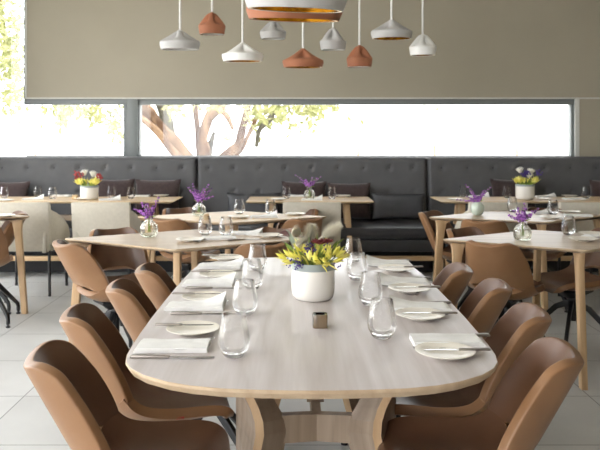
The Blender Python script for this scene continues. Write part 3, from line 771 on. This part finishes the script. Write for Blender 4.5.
# pots and vases
def pot(px, py, r, h, band, label):
    x, y = on(px, py); root = empty('flower_pot', (x, y, TZ)); tag(root, label, 'pot', 'white ceramic flower pots')
    hb = h - band
    o = MB(); o.lathe([(.001, 0), (r * .80, 0), (r * .90, .006), (r * .975, .022), (r, .045), (r, hb), (r * .99, hb), (r * .93, hb), (r * .93, .03), (.001, .02)], 48); o.build('bowl', M['ceramic'], root, angle=50)
    o = MB(); o.lathe([(r * .93, hb - .0), (r * .998, hb), (r * .990, h), (r * .93, h), (r * .93, hb)], 48); o.build('rim', M['grey_glaze'], root, angle=30)['label'] = 'grey glazed rim'
    return Vector((x, y, TZ + h))
def vase(px, py, r, h, m, label, water=True, round_=False):
    x, y = on(px, py); root = empty('bud_vase', (x, y, TZ)); tag(root, label, 'vase', 'small bud vases')
    if round_: pr = [(.001, 0), (.5, .0), (.78, .12), (.97, .32), (1, .52), (.90, .75), (.68, .90), (.50, .95), (.50, 1.0)]
    else: pr = [(.001, 0), (.62, .0), (.86, .06), (.98, .20), (1, .45), (.93, .62), (.62, .80), (.44, .86), (.42, .93), (.50, 1.0)]
    P_ = [(a * r if a > .01 else a, b * h) for a, b in pr]; inn = [(max(a - .003, .001), b + (.004 if b < .01 else 0)) for a, b in P_[::-1]]
    o = MB(); o.lathe(P_ + inn, 32); o.build('body', m, root, angle=60)
    if water and m is M['vase_glass']:
        o = MB(); o.lathe([(.001, .006)] + [(a - .0045, b + .003) for a, b in P_[1:] if b < h * .66] + [(.001, h * .62)], 32); o.build('water', M['water'], root, angle=60)
    return Vector((x, y, TZ + h))
P0 = pot(313, 298.3, .082, .138, .026, 'large white ceramic pot with grey rim in the middle of the big table')
PF = pot(89.5, 199.3, .091, .138, .018, 'white ceramic pot on the left window table')
PH = pot(525, 199.2, .093, .150, .018, 'white ceramic pot with grey rim on the right window table')
VA = vase(149, 237, .055, .115, M['vase_glass'], 'round clear glass vase on the left middle diamond table')
VB = vase(199, 215.5, .054, .105, M['vase_glass'], 'round clear glass vase on the left rear diamond table')
VG = vase(309.5, 200, .056, .120, M['vase_glass'], 'small clear glass vase on the middle window table')
VC = vase(522.5, 240.5, .053, .110, M['vase_glass'], 'round clear glass vase on the right middle diamond table')
VD = vase(477.5, 215.2, .052, .105, M['milk_glass'], 'milky green round vase on the right rear diamond table', False, True)

# purple bunches
def purple_bunch(P, h, dirs, label):
    root = empty('purple_flower_bunch', P - Vector((0, 0, h * .85))); tag(root, label, 'flowers', 'purple flower bunches in small vases')
    off = Vector((0, 0, h * .85)); zb = -h * .85 + .012
    for k, (dx, dz, dy) in enumerate(dirs):
        tip = Vector((dx, dy, dz)); n_ = 14; pts = []
        bot = Vector((-dx * .12, -dy * .1, zb)); neck = Vector((dx * .05, 0, 0))
        for i in range(n_ + 1):
            t = i / n_; pts.append(neck * (2 * t * (1 - t)) * 1.0 + tip * (t * t) + Vector((0, 0, dz * .55)) * (t * (1 - t)))
        st = MB().tube([bot + off, off * 1 + neck * .2] + [p + off for p in pts[1:]], .0016, 5).build('stem', M['green'], root)
        mb = MB(); rnd = random.Random(k + int(P.x * 100))
        nw = 9
        for i in range(nw):
            t = .22 + .78 * i / (nw - 1)
            p = neck * (2 * t * (1 - t)) + tip * (t * t) + Vector((0, 0, dz * .55)) * (t * (1 - t)) + off
            p += Vector((rnd.uniform(-1, 1), rnd.uniform(-1, 1), rnd.uniform(-1, 1))) * .0025
            for q in range(9 if t < .8 else 5):
                a = rnd.uniform(0, 2 * PI); rr = .0150 * (1.3 - t * .9) * rnd.uniform(.5, 1.3)
                c_ = p + Vector((math.cos(a) * rr, math.sin(a) * rr, rnd.uniform(-.0035, .0045)))
                mb.ball(c_, .0040 * (1.35 - .5 * t) * rnd.uniform(.6, 1.4), 5, (1, 1, 1.3))
        mb.build('flower_spike', M['purple'], root, smooth=False)
    lf = MB()
    for k in range(5):
        a = k * 1.3; d = Vector((math.cos(a), math.sin(a), 0)); p = off + d * .008
        lf.add([p, p + d * .02 + Vector((0, 0, .014)) + d.cross(Vector((0, 0, 1))) * .007, p + d * .045 + Vector((0, 0, .016)), p + d * .02 + Vector((0, 0, .014)) - d.cross(Vector((0, 0, 1))) * .007], [(0, 1, 2, 3)])
    lf.build('leaf', M['green'], root, smooth=False)
def pd(V, *px):        # spikes given by how far their tips sit from the vase mouth, in pixels of the photograph
    d = V.y; return [(dx * d / F, dz * d / F, dy) for dx, dz, dy in px]
purple_bunch(VA, .115, pd(VA, (-15, 10, .0), (-8, 15, .03), (-1, 14, -.03), (5, 12, .02), (10, 20, 0), (-5, 8, -.05), (-10, 6, .04)), 'purple flowers in the vase on the left middle diamond table')
purple_bunch(VB, .105, pd(VB, (-11, 14, .0), (-7, 18, .02), (-1, 12, -.02), (5, 13, .0), (13, 13, .02), (10, 17, -.02), (-4, 8, .03), (14, 6, .0)), 'purple flowers in the vase on the left rear diamond table')
purple_bunch(VG, .12, pd(VG, (-14, 13, 0), (-9, 6, .02), (-4, 8, -.02), (3, 10, .0), (11, 11, 0), (7, 9, .03)), 'purple flowers in the vase on the middle window table')
purple_bunch(VC, .11, pd(VC, (-14, 6, .0), (-7, 10, .02), (1, 18, -.02), (4, 12, .02), (16, 13, 0), (-3, 13, .03)), 'purple flowers in the vase on the right middle diamond table')
purple_bunch(VD, .105, pd(VD, (-20, 2, .0), (-11, 17, .02), (-8, 12, -.02), (4, 7, .0), (13, 14, 0), (8, 11, .03), (-10, 5, 0)), 'purple flowers in the milky vase on the right rear diamond table')

# big bouquet and the two smaller ones
def petal_bud(mb, p, d, L_, r):
    d = d.normalized(); a = d.cross(Vector((0, 0, 1)));
    if a.length < .1: a = Vector((1, 0, 0))
    a.normalize(); b = d.cross(a)
    pts = [p + d * L_ * t for t in (0, .15, .4, .7, .9, 1)]
    mb.tube(pts, [r * k for k in (.35, .8, 1, .75, .4, .08)], 8)
    for k in range(3):
        an = k * 2.1; u = (a * math.cos(an) + b * math.sin(an))
        q = p + d * L_ * .2 + u * r * .7
        mb.tube([q, q + d * L_ * .4 + u * r * .5, q + d * L_ * .85 + u * r * 1.3], [r * .3, r * .45, r * .05], 5, flat=.5)
def plume(mb, p, d, L_, r, rnd, n=2600):
    d = d.normalized(); a = d.cross(Vector((0, 1, 0.2))).normalized(); b = d.cross(a)
    mb.tube([p - d * L_ * .2, p + d * L_ * .3, p + d * L_ * .7, p + d * L_], [r * .12, r * .22, r * .2, r * .05], 7)
    for i in range(n):
        t = rnd.random(); an = rnd.uniform(0, 2 * PI); u = (a * math.cos(an) + b * math.sin(an)); q = p + d * L_ * t
        rr = r * (.55 + .75 * math.sin(PI * (t * .85 + .1))); e = q + u * rr * rnd.uniform(.75, 1.15) + d * L_ * .16
        w_ = d.cross(u) * .0006
        mb.add([q - w_, q + w_, e], [(0, 1, 2)])
def strap_leaf(mb, p, q, w_, droop=.0):
    p, q = Vector(p), Vector(q); d = q - p; s = d.cross(Vector((0, 1, .3))).normalized(); v = []; n = 6
    for i in range(n + 1):
        t = i / n; c_ = p + d * t + Vector((0, 0, 1)) * (.10 * d.length * math.sin(PI * t) - droop * t * t); k = w_ * math.sin(PI * (.12 + .86 * t)) ** .8
        v += [c_ - s * k, c_ + Vector((0, .0015, -.002)) * 1, c_ + s * k]
    mb.add(v, [(3 * i + j, 3 * i + j + 1, 3 * i + j + 4, 3 * i + j + 3) for i in range(n) for j in (0, 1)])
def bouquet(P, label):
    rnd = random.Random(5); root = empty('flower_arrangement', P - Vector((0, 0, .10))); tag(root, label, 'flowers')
    O = Vector((0, 0, .10)); s = P.y / F
    def W(dx, dy, dep=0): return Vector((dx * s, dep, dy * s)) + O
    # stems and green leaves
    for k in range(46):
        a = rnd.uniform(0, 2 * PI); rr = rnd.uniform(.055, .125); h = rnd.uniform(.02, .08) * (1.25 - rr * 3) + .015
        q = Vector((math.cos(a) * rr, math.sin(a) * rr * .9, h)) + O; p = Vector((math.cos(a) * .035, math.sin(a) * .035, -.02)) + O
        mb = MB(); strap_leaf(mb, p, q, rnd.uniform(.004, .007)); mb.build('leaf', M['green'] if k % 3 else M['tulip'], root, angle=80)
    for (dx, dy, dep, ex, ey) in ((-33, 5, -.03, -34, 8), (-26, 9, -.05, -30, 15), (-20, 7, -.07, -24, 14), (-15, 5, -.07, -20, 13), (-12, 10, -.03, -18, 18), (-5, 7, -.08, -4, 16), (2, 5, -.085, 1, 13), (8, 3, -.09, 2, 5), (14, 5, -.09, 10, 7), (20, 8, -.07, 15, 10), (24, 12, -.05, 28, 20), (28, 9, -.04, 33, 14),
                                  (32, 6, -.02, 37, 8), (16, 12, -.05, 18, 22), (10, 12, -.04, 14, 20), (-8, 12, -.04, -10, 20), (24, 4, -.07, 29, 7), (5, 12, -.03, 4, 22), (-25, 2, -.06, -31, 4), (20, 3, -.08, 12, 2)):
        p = W(dx * .8, dy * .7, dep); q = W(ex, ey, dep * 1.25); mb = MB(); petal_bud(mb, p, q - p, .045, rnd.uniform(.007, .0095))
        b = mb.build('flower_bud', M['tulip'], root, angle=70)
        MB().tube([W(dx * .3, -6, dep * .4), W(dx * .6, dy * .2, dep * .8), p], .0022, 5).build('stem', M['green'], root)
    mb = MB(); strap_leaf(mb, W(8, 0, -.085), W(13, -6, -.10), .003); mb.build('leaf', M['tulip'], root)
    mb = MB(); strap_leaf(mb, W(10, 2, -.085), W(23, -5, -.10), .003, -.004); mb.build('leaf', M['tulip'], root)
    # plumes
    for (x0, y0_, x1, y1_, dep, r) in ((-17, 16, -6, 24, -.03, .028), (-12, 28, -20, 30, .01, .026), (-4, 20, -1, 36, .0, .030), (9, 24, 27, 36, .01, .027)):
        p, q = W(x0, y0_, dep), W(x1, y1_, dep); mb = MB(); plume(mb, p, q - p, (q - p).length, r, rnd); mb.build('plume', M['plume'], root, smooth=False)
        MB().tube([W(x0 * .2, -4, 0), p], .0018, 5).build('stem', M['green'], root)
    # burgundy blooms
    for (dx, dy, dep, r) in ((6, 19, -.05, .034), (14, 20, -.04, .026)):
        mb = MB(); c_ = W(dx, dy, dep)
        for k in range(16):
            a = k * 2.4; e = Vector((math.cos(a), math.sin(a), .35 + .03 * k)); e.normalize(); mb.tube([c_, c_ + e * r * .6, c_ + e * r], [.003, r * .22, .002], 6, flat=.4)
        mb.build('bloom', M['burgundy'], root); MB().tube([W(dx * .3, 0, 0), c_], .002, 5).build('stem', M['green'], root)
    # violet sprigs
    for (dx, dy, dep, n_) in ((-15, 1, -.08, 26), (-6, 14, -.06, 34), (-3, 17, -.05, 20), (16, 15, -.05, 18), (24, -1, -.07, 10), (-24, 2, -.07, 8)):
        mb = MB()
        for k in range(n_): mb.ball(W(dx + rnd.gauss(0, 2.4), dy + rnd.gauss(0, 2.6), dep + rnd.gauss(0, .006)), rnd.uniform(.0022, .004), 5)
        mb.build('sprig', M['violet'], root, smooth=False)
    mb = MB(); strap_leaf(mb, W(-16, 8, .02), W(-27, 31, .02), .010); mb.build('leaf', M['sage'], root)['label'] = 'grey green leaf'
    mb = MB(); strap_leaf(mb, W(-24, 24, .02), W(-35, 34, .02), .010, .03); mb.build('leaf', M['bronze_leaf'], root)['label'] = 'bronze tinted leaf'
bouquet(P0, 'mixed bouquet with yellow buds and cream plumes in the pot on the big table')
def small_bouquet(P, label, red, s_):
    rnd = random.Random(3 + int(red)); root = empty('flower_arrangement', P - Vector((0, 0, .10))); tag(root, label, 'flowers')
    O = Vector((0, 0, .10)); s = P.y / F
    def W(dx, dy, dep=0): return Vector((dx * s * 1.05, dep, dy * s * 1.22)) + O
    for k in range(26):
        a = rnd.uniform(0, 2 * PI); rr = rnd.uniform(.06, .13); q = Vector((math.cos(a) * rr, math.sin(a) * rr, rnd.uniform(.02, .07))) + O
        mb = MB(); strap_leaf(mb, Vector((math.cos(a) * .04, math.sin(a) * .04, -.02)) + O, q, .008); mb.build('leaf', M['green'], root)
    for (dx, dy) in ((-13, 4), (-11, 6), (-8, 3), (-6, 6), (-3, 4), (3, 4), (7, 5), (9, 3), (12, 5), (-10, 8), (10, 8)):
        p = W(dx * .7, dy * .3, rnd.uniform(-.08, -.03)); mb = MB(); petal_bud(mb, p, W(dx, dy + 3, -.07) - p, .06, .016); mb.build('flower_bud', M['tulip'], root)
    for (dx, dy) in (((-6, 13), (4, 12), (9, 9)) if red else ((-6, 14), (7, 13), (5, 10))):
        mb = MB(); p = W(dx * .7, dy - 5, 0)
        for k in range(10): a = k * 2.4; petal_bud(mb, p, Vector((math.cos(a) * .5, math.sin(a) * .5, 1)) + Vector((dx * .05, 0, 0)), .062, .010)
        mb.build('bloom', M['protea_white'], root)
    for (dx, dy) in ((-12, 9), (-8, 8), (11, 8)) if red else ((0, 10), (-3, 8), (12, 9)):
        mb = MB()
        for k in range(16): mb.ball(W(dx + rnd.gauss(0, 1.3), dy + rnd.gauss(0, 1.3), -.05 + rnd.gauss(0, .01)), .009, 6)
        mb.build('sprig', M['red_flower'] if red else M['violet'], root, smooth=False)
small_bouquet(PF, 'yellow, white and red flowers in the pot on the left window table', True, 1)
small_bouquet(PH, 'yellow and white flowers in the pot on the right window table', False, 1)

# ------------------------------------------------------------------ pendant lamps
def pendant(px, ytop, ybot, wpx, small, m, lining, d, label, phase=0, tilt=.05, roll=0):
    s = d / F; R = wpx * s / 2; h = (ybot - ytop) * s
    zb = Z(ybot, d); root = empty('pendant_lamp', (X(px, d), d, zb)); tag(root, label, 'lamp', 'ceramic pendant lamps hanging over the tables')
    if small: pr = [(.84, .01), (.89, -.01), (.92, .03), (.98, .28), (1.0, .38), (.97, .44), (.80, .60), (.60, .77), (.40, .92), (.26, .99), (.14, 1.0)]
    else: pr = [(.88, .01), (.93, -.01), (.95, .04), (1.0, .26), (1.0, .36), (.96, .44), (.78, .56), (.55, .71), (.34, .86), (.20, .96), (.12, 1.0)]
    fine = []
    for i in range(len(pr) - 1):
        for k in range(4): t = k / 4; fine.append((pr[i][0] * (1 - t) + pr[i + 1][0] * t, pr[i][1] * (1 - t) + pr[i + 1][1] * t))
    fine.append(pr[-1])
    def mod(r, z, a):
        t = z / h; w_ = max(0, math.sin(PI * min(1, max(0, (t - .40) / .60)))) ** .9
        c_ = (.5 + .5 * math.cos(4 * (a - phase))) ** 1.6
        return r * (1 - (.62 if small else .55) * w_ * c_)
    o = MB(); o.lathe([(r * R, z * h) for r, z in fine], 72, mod=mod); sh = o.build('shade', m, root, angle=80)
    o = MB(); th = .006; 
    inn = [(max(r * R - th, .002), max(z * h - th, .0)) for r, z in fine]
    o.lathe([(fine[0][0] * R, 0)] + inn, 72, mod=lambda r, z, a: mod(r, z + th, a)); ln = o.build('lining', lining, root, angle=80)
    o = MB(); o.lathe([(.001, h * .98), (R * .13, h * .98), (R * .13, h * 1.03), (.008, h * 1.06), (.001, h * 1.06)], 16); cp = o.build('cap', m, root)
    MB().tube([(0, 0, h * 1.03), (0, 0, CZ - zb)], .0085 if d > 4 else .004, 8).build('cord', M['cord'], root)
    o = MB(); o.ball((0, 0, h * .45), min(.03, R * .3), 14); bb = o.build('bulb', M['cord'], root)
    for q in (cp, ln, sh, bb): q.rotation_euler = (tilt, math.radians(roll), 0)
    return root
pendant(180, 31, 49.3, 40, False, M['lamp_grey'], M['lamp_white'], 6.0, 'wide grey pendant lamp, leftmost of the row', PI / 4 + .2)
pendant(212, 13.5, 34.2, 27, True, M['terracotta'], M['lamp_white'], 6.3, 'small terracotta pendant lamp, the higher one at the left', PI / 4)
pendant(242.5, 43.5, 61.2, 41, False, M['lamp_white'], M['gold'], 6.0, 'wide white pendant lamp with gold inside', .3)
pendant(273, 22, 38.8, 26.5, True, M['lamp_grey'], M['lamp_white'], 6.6, 'small grey pendant lamp half hidden above the wide white one', .75)
pendant(303, 49.5, 67.3, 41, False, M['terracotta'], M['gold'], 6.0, 'wide terracotta pendant lamp with gold inside, lowest of the row', PI / 2)
pendant(333, 29, 49.8, 26.5, True, M['lamp_grey'], M['lamp_white'], 6.6, 'small grey pendant lamp right of the wide terracotta one', PI / 2 - .2)
pendant(359.5, 46.3, 66.8, 26, True, M['terracotta'], M['lamp_white'], 6.3, 'small terracotta pendant lamp, the lower one right of centre', .5)
pendant(391.5, 20.8, 38.6, 41, False, M['lamp_grey'], M['gold'], 6.0, 'wide grey pendant lamp at the right with gold inside', .9)
pendant(422.7, 35, 55.3, 27, True, M['lamp_white'], M['gold'], 6.2, 'small white pendant lamp, rightmost of the row', .4)
la = pendant(295.2, -24, 9.8, 102, False, M['lamp_grey'], M['gold'], 2.40, 'large grey pendant lamp with gold inside hanging over the big table', .3, .125, 2.2)
lb = pendant(294, -10, 20, 96, False, M['terracotta'], M['gold'], 2.78, 'large terracotta pendant lamp just below and behind the large grey one', .3, .125, 1.6)

# ------------------------------------------------------------------ light
w = bpy.data.worlds.new('World'); bpy.context.scene.world = w; w.use_nodes = True
bg = w.node_tree.nodes['Background']; bg.inputs['Color'].default_value = (.975, .965, 1.0, 1); bg.inputs['Strength'].default_value = 4.0
sun = bpy.data.lights.new('sun', 'SUN'); sun.energy = 3.0; sun.angle = math.radians(3); sun.color = (1, .95, .86)
so = bpy.data.objects.new('sun', sun); C.objects.link(so); so.rotation_euler = (math.radians(38), math.radians(38), 0)

# ------------------------------------------------------------------ camera
cam = bpy.data.cameras.new('camera'); co = bpy.data.objects.new('camera', cam); C.objects.link(co)
co.location = (0, 0, EYE); co.rotation_euler = (PI / 2, 0, 0)
cam.sensor_width = 36; cam.lens = 36 * F / 600
cam.shift_x = (300 - HX) / 600; cam.shift_y = -(225 - HY) / 600
cam.dof.use_dof = True; cam.dof.focus_distance = 2.5; cam.dof.aperture_fstop = 8.0
cam.clip_start = .05
sc = bpy.context.scene; sc.camera = co
sc.view_settings.view_transform = 'Standard'; sc.view_settings.look = 'None'; sc.view_settings.gamma = 1
sc.view_settings.use_curve_mapping = False; sc.view_settings.exposure = 0.85
sc.cycles.transparent_max_bounces = 32; sc.cycles.max_bounces = 10; sc.cycles.use_denoising = True
